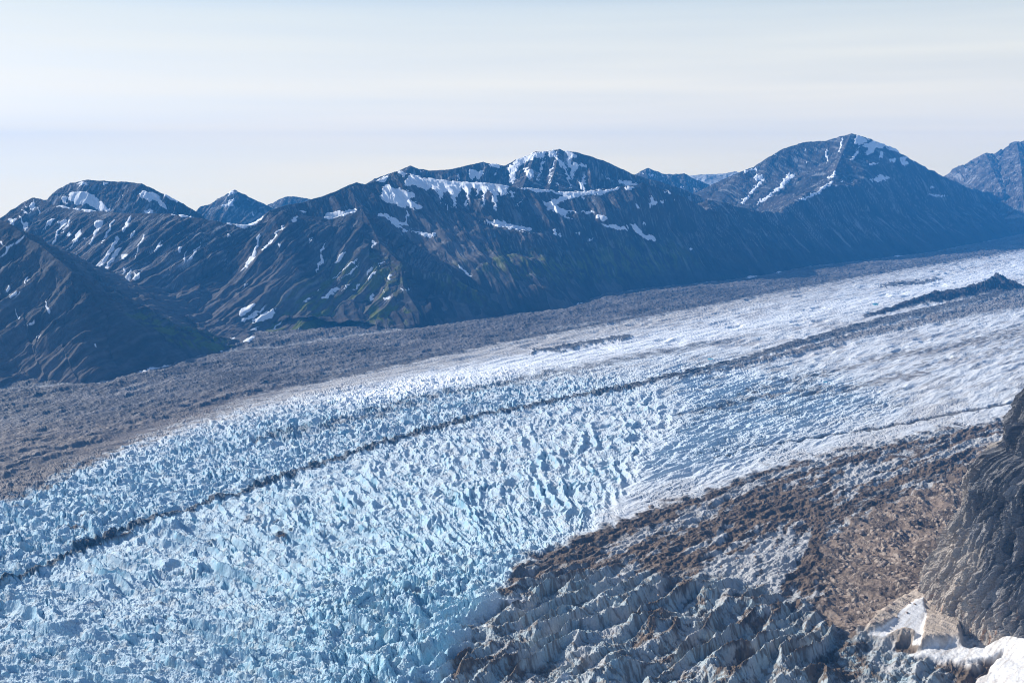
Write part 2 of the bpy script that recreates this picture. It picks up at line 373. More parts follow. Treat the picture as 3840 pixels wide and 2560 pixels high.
def add_snow(poly, V, ox, oy, vis, parent, mat=None, thick=.0007, soft=2.2, name='snow_patch'):
    px = [p[0] for p in poly]; py = [p[1] for p in poly]; mg = 8
    ok = (ox > min(px) - mg) & (ox < max(px) + mg) & (oy > min(py) - mg) & (oy < max(py) + mg)
    r = np.where(ok.any(1))[0]; c = np.where(ok.any(0))[0]
    if len(r) < 2 or len(c) < 2: return None
    sl = (slice(r[0], r[-1] + 1), slice(c[0], c[-1] + 1))
    v = V[sl]; sd = sdist(ox[sl], oy[sl], poly)
    m = np.clip(.5 - sd / (2 * soft), 0, 1) * vis[sl]
    f = grid_faces(*m.shape)[:, ::-1]
    keep = (m.ravel()[f] > .04).any(1)
    if keep.sum() < 3: return None
    if parent is None:                                  # keep the biggest sheet when the outline breaks up
        kg = keep.reshape(m.shape[0] - 1, m.shape[1] - 1); lab = np.zeros(kg.shape, int); sizes = [0]
        for p0 in zip(*np.nonzero(kg)):
            if lab[p0]: continue
            st = [p0]; lab[p0] = len(sizes); n_ = 0
            while st:
                a, b = st.pop(); n_ += 1
                for q in ((a + 1, b), (a - 1, b), (a, b + 1), (a, b - 1)):
                    if 0 <= q[0] < kg.shape[0] and 0 <= q[1] < kg.shape[1] and kg[q] and not lab[q]:
                        lab[q] = len(sizes); st.append(q)
            sizes.append(n_)
        keep = (lab == int(np.argmax(sizes))).ravel()
    vv = v.reshape(-1, 3).copy()
    th = thick * v[..., 1]
    vv[:, 2] += ((m - .42) * 2 * th).ravel()
    return sub_mesh(name, vv, f[keep], mat or M_SNOW, None, parent, True)

# distant ranges first
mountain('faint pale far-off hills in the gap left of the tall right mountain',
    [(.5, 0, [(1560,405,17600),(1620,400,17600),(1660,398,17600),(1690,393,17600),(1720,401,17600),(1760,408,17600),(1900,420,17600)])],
    (640, 840), (17200, 18100), 1.6, 60, (900, 200, .25), crag=14, L=6000, foot=40, seed=211, rock=(.4,.42,.45))  # pale, bluish rock tint: distance haze painted into the hills' colour
mountain('small jagged blue ridge between the snowy dome and the big right-hand peak',
    [(.75, 0, [(1380,430,14500),(1450,403,14500),(1490,385,14500),(1520,398,14500),(1545,400,14500),(1570,398,14500),(1600,412,14500),(1640,428,14500),(1700,460,14500)])],
    (585, 760), (13200, 15600), .7, 180, (380, 90, .4), SNOW_GAP, crag=20, L=3000, foot=40, seed=201, streak=.5)
mountain('pale jagged mountain at the right edge beyond the dark shoulder',
    [(.75, 0, [(2150,410,16600),(2185,398,16500),(2215,384,16400),(2240,362,16300),(2265,352,16200),(2283,354,16200),(2300,345,16200),(2318,334,16200),(2335,325,16200),(2360,322,16200),(2440,290,16200),(2560,300,16200)]),
     (.75, 0, [(2265,352,16200),(2280,390,15500),(2300,430,14900)]), (.75, 0, [(2335,325,16200),(2345,380,15300),(2350,440,14500)])],
    (925, 1130), (13500, 17300), .6, 260, (420, 100, .45), crag=22, L=3500, seed=202, rock=(.10, .09, .09), streak=.25, foot=40)
mountain('small bluish peak with one snow patch behind the pass',
    [(.75, 0, [(420,520,11500),(455,492,11300),(500,455,11000),(540,435,11000),(580,455,11000),(610,470,11000),(625,478,11000),(660,490,11000),(720,520,11000)])],
    (170, 320), (10000, 11800), .55, 160, (220, 60, .35), SNOW_PEAKLET, crag=12, L=2500, seed=203, streak=.4)
mountain('low jagged blue ridge just right of the small bluish peak',
    [(.7, 0, [(590,492,13200),(615,474,13000),(640,458,13000),(660,450,13000),(690,452,13000),(712,456,13000),(740,470,13000),(800,500,13000)])],
    (250, 350), (12200, 13600), .55, 120, (260, 70, .35), crag=13, L=2500, seed=204, streak=.4)
mountain('broad flat-topped mountain with two snowfields at the far left',
    [(.85, .1, [(40,520,8300),(100,470,8300),(130,445,8350),(160,420,8400),(200,412,8400),(230,415,8400),(260,416,8400),(300,418,8400),(325,420,8350),(380,445,8300),(420,468,8250),(450,488,8200),(480,508,8200),(520,530,8200)])],
    (-40, 300), (7000, 9200), .5, 240, (190, 45, .35), SNOW_BACKLEFT, crag=11, L=2000, seed=205, streak=.3)
mountain('dark mountain with a rounded summit streaked by snow gullies at the centre',
    [(.8, .15, [(860,410,9700),(910,392,9800),(940,380,9800),(960,388,9800),(1000,391,9800),(1040,388,9800),(1060,383,9850),(1110,371,10000),(1160,380,10100),(1185,365,10150),(1230,350,10200),(1285,343,10300),(1330,350,10300),(1400,375,10300),(1450,397,10300),(1500,412,10300),(1560,432,10300),(1620,455,10300)]),
     (.8, 0, [(1285,343,10300),(1275,390,9900),(1262,430,9600)]), (.8, 0, [(1230,350,10200),(1215,395,9850),(1200,430,9600)])],
    (330, 760), (8600, 11200), .5, 300, (210, 45, .4), SNOW_DOME, crag=11, L=2000, seed=206, streak=.25)
mountain('tall dark mountain with a snow-flecked summit at the right',
    [(.72, -.25, [(1540,470,12600),(1590,446,12500),(1640,420,12400),(1700,395,12400),(1740,380,12500),(1770,358,12600),(1800,340,12700),(1850,325,12800),(1900,322,12800),(1930,312,12800),(1955,307,12800),(2000,318,12900),(2040,335,13000),(2090,345,13100),(2140,365,13300),(2200,390,13700),(2260,410,14200),(2300,425,14700),(2352,441,15400),(2450,470,16500),(2560,490,17500)]),
     (.66, 0, [(1625,458,9700),(1690,466,9850),(1752,469,9950),(1772,462,10000),(1830,458,10200),(1880,428,10700),(1924,407,11100),(1985,405,11400),(2050,425,11700)]),
     (.6, 0, [(1955,307,12800),(1935,350,12300),(1915,400,11700)]),
     (.5, 0, [(2050,425,11700),(2080,480,11350),(2090,530,11150)]), (.5, 0, [(2140,365,13300),(2200,440,12700),(2240,500,12300)])],
    (620, 1180), (8600, 18000), .55, 560, (210, 50, .33), SNOW_RIGHT, crag=11, L=2600, seed=207, streak=.22)
mountain('pyramid-shaped dark spur with a sharp lit edge and green foot in the middle',
    [(.72, .5, [(560,522,6930),(590,512,7000),(620,482,7150),(660,470,7300),(700,463,7450),(760,442,7600),(800,425,7750),(820,418,7800),(840,422,7850),(880,412,8000),(905,395,8100),(920,392,8150)]),
     (.8, .5, [(650,484,6950),(680,492,6980),(706,496,7000),(762,500,7050),(800,490,7080),(832,484,7100),(850,490,7120),(878,514,7150),(920,538,7200),(966,563,7250),(1008,580,7250),(1061,605,7200),(1100,651,7100),(1180,682,6950),(1250,696,6880)]),
     (.9, .4, [(832,484,7100),(850,515,6960),(871,554,6800),(895,578,6700),(920,602,6600),(926,658,6400),(970,728,6150)]),
     (.9, 0, [(920,602,6600),(973,619,6620),(1044,630,6640),(1096,655,6600),(1164,678,6580),(1235,700,6560)]),
     ],
    (150, 720), (4900, 8800), .55, 520, (160, 36, .4), SNOW_FRONT + [p for p in SNOW_CENTRE if min(q[0] for q in p) < 960], scree=.8, crag=8, L=1900, near=True, seed=210, streak=.12,
    grass=[([(700,722),(800,700),(900,700),(985,725),(960,740),(850,735),(760,745),(640,790),(600,780)], 14, 1.0),
           ([(560,780),(700,650),(760,600),(900,590),(930,640),(900,690),(760,720),(640,790)], 40, .55), ([(980,640),(1060,600),(1180,690),(1100,700)], 25, .4)])
mountain('wide snow-topped dark massif standing behind the pyramid spur',
    [(.62, .1, [(830,440,8200),(885,412,8300),(915,392,8350),(925,392,8350),(950,403,8400),(1000,412,8450),(1050,417,8500),(1102,418,8500),(1187,429,8600),(1299,441,8800),(1412,430,9000),(1475,422,9100),(1553,437,9200),(1630,457,9300),(1715,468,9500),(1800,478,9800)]),
     (.75, 0, [(1475,422,9100),(1500,450,9000),(1524,486,8850),(1538,543,8650),(1560,590,8480)]),
     (.75, 0, [(1102,512,7950),(1160,522,7850),(1218,531,7800),(1292,548,7800),(1350,545,7950),(1419,534,8250),(1454,546,8350)]),
     (.9, 0, [(1292,548,7800),(1310,600,7500),(1330,660,7250)]), (.9, 0, [(1419,534,8250),(1412,580,8000),(1420,640,7700)]),
     (.6, 0, [(885,412,8300),(940,470,7900),(1000,520,7600),(1040,580,7350)])],
    (230, 1000), (6000, 10600), .6, 480, (200, 45, .42), SNOW_CENTRE, crag=10, L=2200, seed=208, streak=.12,
    grass=[([(1090,560),(1300,590),(1420,560),(1560,560),(1600,600),(1400,640),(1250,640),(1100,620)], 30, .5)])
mountain('long grey ridge at the left striped by many thin snow gullies',
    [(.8, .55, [(-200,560,7900),(-60,530,7700),(10,500,7550),(45,475,7450),(75,452,7350),(95,458,7330),(115,468,7280),(160,478,7200),(220,484,7130),(300,489,7040),(370,489,6980),(420,494,6930),(460,500,6900),(500,508,6880),(540,516,6870),(590,518,6900),(640,515,7000)])],
    (-60, 420), (5200, 8300), .55, 420, (180, 40, .42), SNOW_LEFT, scree=.9, crag=9, L=1900, seed=209, streak=.25)
mountain('steep near slope of bare dark rock at the left edge',
    [(.78, .25, [(-300,380,5900),(-120,440,5700),(-30,490,5560),(0,505,5500),(30,520,5450),(60,543,5390),(90,560,5330),(130,595,5230),(165,622,5150),(200,650,5080),(260,690,5020),(330,725,5090),(400,750,5190),(470,776,5270),(530,798,5340),(560,806,5380)]),
     (.6, 0, [(400,752,5190),(470,770,5420),(540,790,5500)]),
     ],
    (-190, 330), (4100, 6500), .5, 420, (150, 34, .42), SNOW_NEARLEFT, crag=10, L=1800, seed=212, streak=.06, rock=(.08, .076, .075), scree=1.0,
    grass=[([(300,715),(420,745),(540,795),(500,805),(420,790),(340,750)], 14, 1.0)])
print('mountains', round(time.time() - T0, 1))

# ------------------------------------------------------------------ glacier surface
cols = np.concatenate([np.linspace(-420, -24, 160), np.arange(-22, 1046, .8), np.linspace(1048, 1440, 160)])
rows = np.concatenate([np.linspace(222, 300, 190, endpoint=False), np.arange(300, 690, .62), np.linspace(691, 830, 60)])
QX, QY = np.meshgrid(cols, rows)
GB = -(-SP + (341 - QY) / FPX * CP)
sc_ = H / GB
GXW = ((QX - 512) / FPX * sc_).astype(np.float64); GYW = ((CP + (341 - QY) / FPX * SP) * sc_).astype(np.float64)
X, Y = GXW.astype(np.float32), GYW.astype(np.float32)
OX, OY = (QX / K).astype(np.float32), (QY / K).astype(np.float32)
E = np.array([.70, .714]); N_ = np.array([-.714, .70])
s = X * N_[0] + Y * N_[1]; t = X * E[0] + Y * E[1]
n60a = fbm(X / 60, Y / 60, 301, 4); n60b = fbm(X / 60, Y / 60, 302, 4)
n300 = fbm(s / 160, t / 420, 303, 4)
ps = np.clip(Y / 4000, .45, 1.6)                       # traced outlines wobble by a few metres on the ground
wox = OX + n60a * 14 / ps; woy = OY + n60b * 8 / ps

MOR_BOT = [(-800,1330),(-300,1190),(0,1095),(60,1078),(150,1040),(250,1003),(350,965),(440,940),(560,908),(640,888),(800,852),(960,822),(1120,790),(1280,758),(1500,720),(1760,672),(2000,628),(2200,595),(2352,570),(2700,520),(3190,470)]
up_mtn = [(x, y - 400) for x, y in MOR_TOP]
a_mor = area(MOR_TOP + MOR_BOT[::-1], 7); a_morfade = area(MOR_TOP + [(x, y + 70 * max(0, 1 - x / 800)) for x, y in MOR_BOT][::-1], 22)
a_beyond = area([(-800, 300), (3190, 300)] + MOR_TOP[::-1], 6)
SER = [(-800,1400),(0,1135),(300,1030),(560,950),(800,900),(1100,868),(1350,858),(1500,868),(1570,930),(1500,1030),(1450,1100),(1360,1200),(1250,1270),(1150,1350),(1080,1420),(1020,1600),(900,2100),(-800,2100)]
a_ser = area(SER, 45)
a_mid = area([(1300,880),(1560,830),(1900,860),(2050,930),(1850,1000),(1650,1080),(1450,1120),(1380,1000)], 70)
DEB = [(2600,930),(2310,962),(2200,977),(2080,1002),(1960,1022),(1870,1047),(1760,1077),(1660,1112),(1560,1152),(1500,1167),(1430,1190),(1360,1220),(1290,1250),(1230,1275),(1180,1300),(1100,1400),(1060,1480),(1040,1700),(1000,2100),(3190,2100),(3190,930)]
a_deb = area(DEB, 10)
a_debsoft = area(DEB, 60)
RID = [(980,1440),(1080,1370),(1200,1320),(1350,1300),(1500,1330),(1650,1330),(1800,1380),(1920,1440),(2000,1490),(2150,1520),(2250,1700),(2300,2100),(700,2100),(850,1600)]
a_rid = area(RID, 45)
BOF = [(2420,1000),(2260,1030),(2225,1085),(2150,1120),(2060,1160),(1960,1195),(1905,1235),(1890,1300),(1890,1380),(1910,1430),(1960,1460),(2010,1440),(2080,1410),(2140,1400),(2500,1420)]
a_bof = area(BOF, 14)
SLAB = [(1975,1470),(2010,1430),(2060,1400),(2110,1375),(2150,1350),(2220,1380),(2200,1500),(2110,1500),(2085,1480),(2030,1478)]
a_slab = area(SLAB, 8)
SBK = [(2095,1512),(2140,1494),(2180,1488),(2215,1498),(2260,1500),(2352,1485),(2800,1400),(3100,1700),(2190,1700),(2240,1590),(2300,1520),(2250,1535),(2170,1530)]
a_sbk = area(SBK, 6)
SPT = [(2122,1404),(2100,1410),(2075,1428),(2050,1450),(2020,1466),(1990,1472),(2030,1478),(2075,1466),(2100,1472),(2095,1492),(2112,1500),(2118,1470),(2124,1440)]
a_spt = area(SPT, 4)

m_mor = np.maximum(a_mor(wox, woy), a_beyond(OX, OY)); m_fade = np.maximum(a_morfade(wox, woy), m_mor)
m_ser = a_ser(wox, woy) * (1 - m_mor); m_mid = a_mid(wox, woy) * (1 - m_ser)
m_deb = a_deb(OX + n60a * 26 + n300 * 25 * a_ser(OX, OY), OY + n60b * 12)
_wl = sstep(1270, 1340, OY + (OX - 1200) * -.25) * sstep(1500, 1250, OX)
m_deb = m_deb + (sstep(.38, .62, a_debsoft(OX, OY) + .38 * n60a + .35 * n300) - m_deb) * _wl
m_rid = a_rid(wox, woy); m_bof = a_bof(OX + n60a * 30 + n300 * 20, OY + n60b * 22); m_slab = a_slab(OX + n60a * 6, OY + n60b * 5)
m_sbk = a_sbk(OX + n60a * 12, OY + n60b * 10); m_spt = a_spt(OX + n60a * 3, OY + n60b * 3)

# dark bands carried by the ice: (x, y, half width) along each
MED = [(-300,1475,5.2),(0,1345,5.2),(110,1298,5.2),(200,1255,5.2),(270,1222,5.2),(330,1200,4.6),(400,1178,4.6),(480,1150,5),(560,1130,5),(620,1103,5),(720,1070,5),(840,1030,5),(900,1010,5),(960,993,5),(1050,970,5),(1120,950,4.5),(1200,938,4.5),(1300,914,4.5),(1440,889,5),(1560,860,5),(1700,829,6),(1800,797,7),(1950,757,8),(2100,722,8),(2230,693,7),(2340,668,7),(2500,630,7),(2900,560,6)]
MED2 = [(1560,872,2),(1700,842,4),(1800,815,5),(1950,775,7),(2100,742,9),(2230,712,13),(2350,688,18),(2500,650,20),(2900,575,14)]
CONE = [(1985,724,3),(2040,712,5),(2100,694,7),(2150,684,10),(2200,678,10),(2250,668,11),(2300,660,12),(2345,664,4)]
FAR1 = [(1225,808,3),(1300,798,5),(1380,784,5),(1455,772,3)]
FAR2 = [(900,925,3),(1050,900,6),(1200,872,8),(1320,848,8),(1450,822,7),(1560,800,6),(1700,775,4)]
FAR3 = [(2020,655,2),(2060,652,5),(2120,648,4),(2160,640,2)]
FAR4 = [(600,1010,8),(720,985,10),(840,955,10),(960,925,8)]
STR1 = [(1700,905,3),(1850,868,5),(1950,845,5),(2050,815,7),(2160,800,7),(2260,780,10),(2352,762,14),(2600,710,16)]
STR2 = [(1560,955,3),(1700,925,5),(1800,905,5),(1950,890,5),(2050,868,9),(2130,855,4)]
STR3 = [(1800,985,1.2),(1900,1000,1.5),(2060,975,2),(2200,945,2.5),(2352,918,2.5),(2600,880,2)]
STR3 = [(1640,1052,1),(1740,1026,1.5),(1900,1000,2),(2060,975,2.5),(2200,945,2.8),(2352,918,2.8),(2600,880,2)]
STR4 = [(2100,840,2),(2250,815,3),(2352,797,4),(2600,755,4)]
EDGE = [(250,1000,2),(440,938,3),(560,906,4),(700,878,5),(860,846,5),(1000,815,4),(1200,775,3),(1400,740,3),(1600,702,4),(1800,664,4),(2000,628,3),(2352,570,3)]
def band(pts, soft=.5, jit=1.0):
    d, w = line(wox + (OX - wox) * (1 - jit), woy + (OY - woy) * (1 - jit), pts)
    return sstep(1 + soft, 1 - soft, d / np.maximum(w, .5)), d, w
b_med, d_med, w_med = band(MED, .3, .4); b_med2 = band(MED2, .4, .6)[0]; b_cone, d_cone, w_cone = band(CONE, .3, .5)
b_far = np.maximum.reduce([band(FAR1, .3)[0], band(FAR3, .3)[0]]); b_far2 = np.maximum(band(FAR2, .8)[0] * .55, band(FAR4, .9)[0] * .5)
b_str = np.maximum.reduce([band(STR1, .7)[0] * .6, band(STR2, .8)[0] * .6, band(STR4, .7)[0] * .5]); b_line = band(STR3, .4, .4)[0]
b_edge = band(EDGE, .5, .7)[0]
print('masks', round(time.time() - T0, 1))

# --- relief
wa = fbm(X / 150, Y / 150, 310, 3) * 34; wb = fbm(X / 150, Y / 150, 311, 3) * 34
a_ = s + wa; b_ = t + wb
far = sstep(3300, 5200, Y)
F1, F2, idv = worley(a_ / 46, b_ / 27, 320)
wall = sstep(.02, .36, F2 - F1)
g1_, g2_, id2 = worley(a_ / 19 + 3, b_ / 13, 322)
dome = np.clip(1 - F1 * F1 * 1.5, 0, 1); dome2 = np.clip(1 - g1_ * g1_ * 1.6, 0, 1)
PF = (211.0, 1514.0)                                   # the crevasses splay out like a fan from here
thf = np.arctan2(Y - PF[1], X - PF[0]) * 1300; rf = np.hypot(X - PF[0], Y - PF[1])
thf = np.where(Y < PF[1], np.nan, thf); thf = np.nan_to_num(thf, nan=0) + wa * .5
lower = np.clip((OY - np.interp(OX, [p[0] for p in MED], [p[1] for p in MED])) / 45 + .2, 0, 1)
fan = lower * sstep(1420, 1250, OY + .12 * np.abs(OX - 500)) + lower * sstep(900, 500, OX) * .8; fan = np.clip(fan, 0, 1) * sstep(350, 700, rf)
fmod = .65 + .6 * fbm(thf / 90, rf / 190, 325, 3)
fr1 = np.clip(1 - np.abs(perlin(thf / 36, rf / 320 + n300 * .4, 326)) * 1.6, 0, 1) ** 1.3
fr2 = np.clip(1 - np.abs(perlin(thf / 19 + n60a * .35, rf / 80, 327)) * 1.6, 0, 1) ** 1.2
slot = np.minimum(np.abs(perlin(thf / 30 + n60a * .5, rf / 210 + 7, 318)) + .10 * sstep(.5, -.2, fbm(thf / 70, rf / 90, 317, 2)), 1)
fser = -11 * sstep(.11, .01, slot) + fr1 * (19 + 9 * sstep(900, 300, OX)) * fmod + fr2 * 7 + (ridged(thf / 9, rf / 22, 328, 3, .6) - .5) * 4 + dome2 * (1 + 2 * id2) - 15
rw1 = np.clip(1 - np.abs(perlin(b_ / 58, a_ / 170, 321)) * 1.5, 0, 1) ** 1.4
rw2 = np.clip(1 - np.abs(perlin(b_ / 27 + n60a * .3, a_ / 60, 323)) * 1.5, 0, 1) ** 1.3
ser = -9 * sstep(.10, .01, np.abs(perlin(b_ / 24 + n60b * .5, a_ / 70, 316))) + rw1 * 17 * (.6 + .6 * n300) + rw2 * 11 + dome * (3 + 9 * idv) + dome2 * (1.5 + 4.5 * id2) + (ridged(a_ / 24, b_ / 17, 324, 3, .6) - .5) * 6
ser = ser - 16 + sstep(1150, 1380, OY) * (dome * (4 + 9 * idv) + (ridged(X / 17, Y / 17, 315, 3, .6) - .5) * 9 - 5)
ser = ser + (fser - ser) * fan + (ridged(X / 12, Y / 12, 329, 3, .6) - .5) * 3.4 + fbm(X / 4.5, Y / 4.5, 319, 2) * .8
smooth = fbm(s / 55, t / 190, 330, 4) * 3.4 + (ridged(s / 20, t / 90, 331, 3) - .6) * 2.6 + fbm(X / 9, Y / 9, 332, 2) * .7
hole = sstep(.55, .25, worley(s / 90, t / 170, 333)[0]) * sstep(.15, .5, fbm(s / 300, t / 500, 334, 2)) * far
smooth = smooth + far * (ridged(s / 70, t / 420, 335, 3) - .55) * 10 - hole * 10
C1, C2, _ = worley((s + wa * .5) / 34, (t + wb * .5) / 20, 336)
crack = sstep(.09, .0, C2 - C1) * sstep(-.15, .3, n300) * (1 - far)
midr = (ridged(s / 30 + n60a * .2, t / 210, 340, 3, .45) - .5) * 27 + (ridged(b_ / 30, a_ / 40, 341, 3) - .5) * 5
hum = (ridged(s / 42 + n60a * .2, t / 190, 350, 3) - .5) * 17 + fbm(X / 16, Y / 16, 351, 3) * 2.6 + (ridged(s / 22, t / 60, 352, 3) - .5) * 6
rw = fbm(X / 110, Y / 110, 360, 3)
c1 = 1 - np.abs(perlin(s / 50 + rw * .28, t / 210, 361)) * 1.5
rid = np.clip(c1, 0, 1) ** 1.4 * 36 * (.85 + .55 * fbm(s / 170, t / 200, 365, 2)) + (ridged(s / 22, t / 36, 366, 4, .6) - .5) * 7 + dome2 * 2 + (ridged(s / 30 + rw * .3, t / 60, 362, 2) - .5) * 13 + (ridged(t / 11 + n60a * .9, s / 26, 363, 4, .6) - .5) * 4.5 + (ridged(X / 9, Y / 9, 367, 3, .6) - .5) * 3.4 + fbm(X / 4, Y / 4, 364, 2) * .7 - 13
def stones(sz, seed, dens):
    f, _, i = worley(X / sz, Y / sz, seed)
    return np.clip((.16 + .3 * i) - f, 0, 1) * (i > 1 - dens) * sz
stm = sstep(-.25, .35, fbm(X / 75, Y / 110, 374, 3))
st1 = stones(17, 370, .45) * stm; st2 = stones(6.5, 371, .7) * (.3 + .7 * stm)
bof = fbm(X / 70, Y / 70, 372, 4) * 11 + st1 * .9 + st2 * .8 + (ridged(X / 40 + .5 * Y / 40, Y / 90, 373, 3) - .5) * 7
mor = (ridged(s / 90 + n60a * .2, t / 210, 380, 4, .5) - .5) * 19 + fbm(X / 45, Y / 45, 381, 4) * 3.2 + stones(28, 382, .5) * .35
dmt = np.minimum.reduce([dist_seg(OX, OY, *p, *q)[0] for p, q in zip(MOR_TOP[:-1], MOR_TOP[1:])])
mor = mor + sstep(46, 8, dmt) * 16 * sstep(0, 14, dmt)
m_rib = a_debsoft(OX, OY)
z = smooth * (1 - m_ser) * (1 - m_mid * .6) - crack * 4 * (1 - m_ser) + ser * m_ser * (1 + .12 * n300) + midr * m_mid
dz = hum * m_deb * (1 - m_rid) * (1 - m_bof) + rid * m_rid
z = z * (1 - m_deb * .8) * (1 - m_rid * .35) + dz * (1 - m_bof) + bof * m_bof
z = z * (1 - m_mor) + (mor + 6) * m_mor
z = z + b_med * (4 + 4 * n60a + 10 * sstep(1500, 2200, OX)) + b_med2 * (6 + 9 * np.abs(n60a) + st1 * .6)
z = z + sstep(1.25, 0, d_cone / np.maximum(w_cone, 1)) * np.interp(OX, [1985, 2080, 2150, 2200, 2250, 2295, 2350], [6, 26, 55, 55, 72, 125, 20]) * (.8 + .3 * n60a)
z = z + b_far * 9 - b_line * 5
rise = sstep(1850, 2250, OX) * sstep(980, 1200, OY) * sstep(1560, 1420, OY)
z = z + rise * 34 * m_bof
slabh = 30 * m_slab + (ridged((X + Y) / 26, (X - Y) / 120, 390, 3) - .5) * 9 * m_slab
z = z * (1 - m_slab * .8) + slabh
snowh = 14 + fbm(X / 9, Y / 9, 392, 3) * .9 + fbm(X / 120, Y / 120, 391, 2) * 6 + sstep(2180, 2420, OX) * 34
z = z * (1 - m_sbk) + snowh * m_sbk
z = np.where(m_spt > 0, z * (1 - .7 * m_spt) + (12 + 20 * sstep(1475, 1410, OY)) * .9 * m_spt, z)
z = z - sstep(.0, .6, a_beyond(OX, OY - 16)) * 20
z = z.astype(np.float64)
print('relief', round(time.time() - T0, 1))

# --- real surface colours
gD = np.abs(np.diff(z, axis=0, append=z[-1:]) / np.minimum(-1e-3, np.diff(Y, axis=0, append=Y[-1:] - 3)))
gX = np.abs(np.diff(z, axis=1, append=z[:, -1:]) / np.maximum(1e-3, np.diff(X, axis=1, append=X[:, -1:] + 2)))
slope = np.hypot(gD, gX)
shp = X.shape
col = np.empty(shp + (3,), np.float32); col[:] = (.68, .70, .72)
col = mixc(col, (.56, .63, .68), m_ser * .9)
f20 = fbm(s / 18, t / 60, 400, 4); f8 = fbm(X / 8, Y / 8, 401, 3)
col = mixc(col, (.56, .55, .55), np.clip(sstep(-.2, .6, n300 + .5 * f20) * (1 - m_ser) * .75, 0, 1))
steep = sstep(.28, 1.25, slope + .25 * f8 + .2 * n60b)
col = mixc(col, (.345, .47, .56), np.clip(steep * np.maximum(m_ser, m_mid * .8) * .85, 0, 1))
col = mixc(col, (.16, .41, .54), np.clip(sstep(1.3, 2.6, slope + .5 * n60b) * m_ser * (.6 + .5 * n60a), 0, .8))
col = mixc(col, (.40, .58, .69), np.clip(m_ser * sstep(900, 1250, OY + .15 * (900 - OX)) * .4, 0, 1))
bluez = area([(700,1180),(1000,1180),(1250,1280),(1150,1568),(500,1568)], 120)(OX, OY)
col = mixc(col, (.34, .60, .70), np.clip(bluez * (.22 + .4 * n60a) * sstep(.3, 1.5, slope + .4), 0, .6))
col = mixc(col, (.52, .48, .43), np.clip(sstep(.25, .6, f20 + .4 * n60a) * m_ser * .35, 0, 1))
col = mixc(col, (.46, .60, .70), np.clip(m_mid * .5 + 0 * s, 0, 1))
grime = sstep(.1, .55, fbm(s / 30, t / 190, 402, 5) + .25 * n300)
col = mixc(col, (.20, .185, .175), np.clip(grime * (1 - m_ser) * .55 * sstep(3200, 4500, Y), 0, 1))
grey_strip = area([(x, y - 4) for x, y in MOR_BOT[2:]] + [(x, y + 34 * min(1, max(.15, (2352 - x) / 900))) for x, y in MOR_BOT[2:]][::-1], 12)(wox, woy)
col = mixc(col, (.40, .375, .35), np.clip(grey_strip * (.75 + .5 * f20), 0, .9))
white_strip = area([(760,915),(980,858),(1250,812),(1500,772),(1760,732),(2000,680),(2200,634),(2352,602),(2352,628),(2150,668),(1900,716),(1600,780),(1300,836),(1000,890),(800,930)], 16)(wox, woy)
col = mixc(col, (.86, .89, .92), np.clip(white_strip * (.9 + .4 * f20) * (1 - b_far), 0, 1))
col = mixc(col, (.05, .05, .055), np.clip(crack * .8 * (1 - m_ser), 0, 1))
dirt_c = np.empty(shp + (3,), np.float32); dirt_c[:] = (.135, .097, .068)
dirt_c *= (1 + .35 * n60b + .5 * f8)[..., None].clip(.4, 1.8)
# debris-covered ice: how much ice shows through
IN = [(2420,985),(2260,1040),(2130,1105),(2000,1160),(1915,1240),(1885,1330),(1880,1420),(1900,1520),(1950,1700)]
OUT = DEB[1:15]
d1 = np.minimum.reduce([dist_seg(OX, OY, *p, *q)[0] for p, q in zip(OUT[:-1], OUT[1:])]); d2 = np.minimum.reduce([dist_seg(OX, OY, *p, *q)[0] for p, q in zip(IN[:-1], IN[1:])])
ff = d1 / (d1 + d2 + 1)
bands = fbm(ff * 7 + n60a * .22, (t + s) / 520, 413, 3, .6)
icy = sstep(.0, .36, bands * 1.1 + .4 * fbm(s / 20, t / 75, 414, 4, .6) + .14 * f8 + .34 * a_rid(OX, OY) - .26 * sstep(.12, .02, ff) - .35 * sstep(.7, .95, ff) + .11)
icy_old = sstep(.02, .42, fbm(s / 34, t / 150, 410, 5, .6) + .18 * f8 + .30 * a_rid(OX, OY) + .04)
icy = np.maximum(icy, m_rid * sstep(.1, .4, fbm(s / 40, t / 90, 411, 5, .6) + .10 + .3 * sstep(.5, 1.1, slope) - .5 * sstep(.8, .97, np.clip(c1, 0, 1))))
fl = sstep(-.1, .5, fbm(t / 9 + 1.6 * n60a, s / 36, 412, 4, .6) + .5 * n60b)
icec = np.empty(shp + (3,), np.float32); icec[:] = (.42, .42, .42)
icec = mixc(icec, (.33, .44, .48), np.clip(m_rid * (.45 + .6 * n60b), 0, 1)); icec = mixc(icec, (.17, .135, .105), np.clip(fl * .85 * (.25 + .75 * m_rid), 0, 1))
dcol = icec + (dirt_c - icec) * (1 - icy)[..., None]
darkband = np.clip(sstep(.72, .9, ff) + .7 * sstep(.16, .03, ff) + sstep(.25, -.3, bands) * .35, 0, 1) * (1 - .6 * m_rid)
darkband2 = area([(1430,1190),(1560,1165),(1700,1110),(1900,1060),(2000,1080),(1900,1180),(1880,1300),(1820,1380),(1750,1330),(1800,1200),(1640,1180),(1500,1240),(1300,1300),(1200,1420),(1060,1520),(1040,1400),(1180,1290)], 45)(wox, woy)
dcol = mixc(dcol, (.065, .047, .034), np.clip(darkband * sstep(-.15, .35, n60a + .4 * f8) * .8, 0, 1))
col = col + (dcol - col) * m_deb[..., None]
bc = np.empty(shp + (3,), np.float32); bc[:] = (.175, .132, .102)
bc *= (1 + .3 * n60a + .45 * f8 + .45 * n300)[..., None].clip(.4, 1.9)
bc = mixc(bc, (.07, .052, .04), np.clip(sstep(.1, .45, fbm((X + Y) / 60, (X - Y) / 150, 422, 4)) * .75, 0, 1))
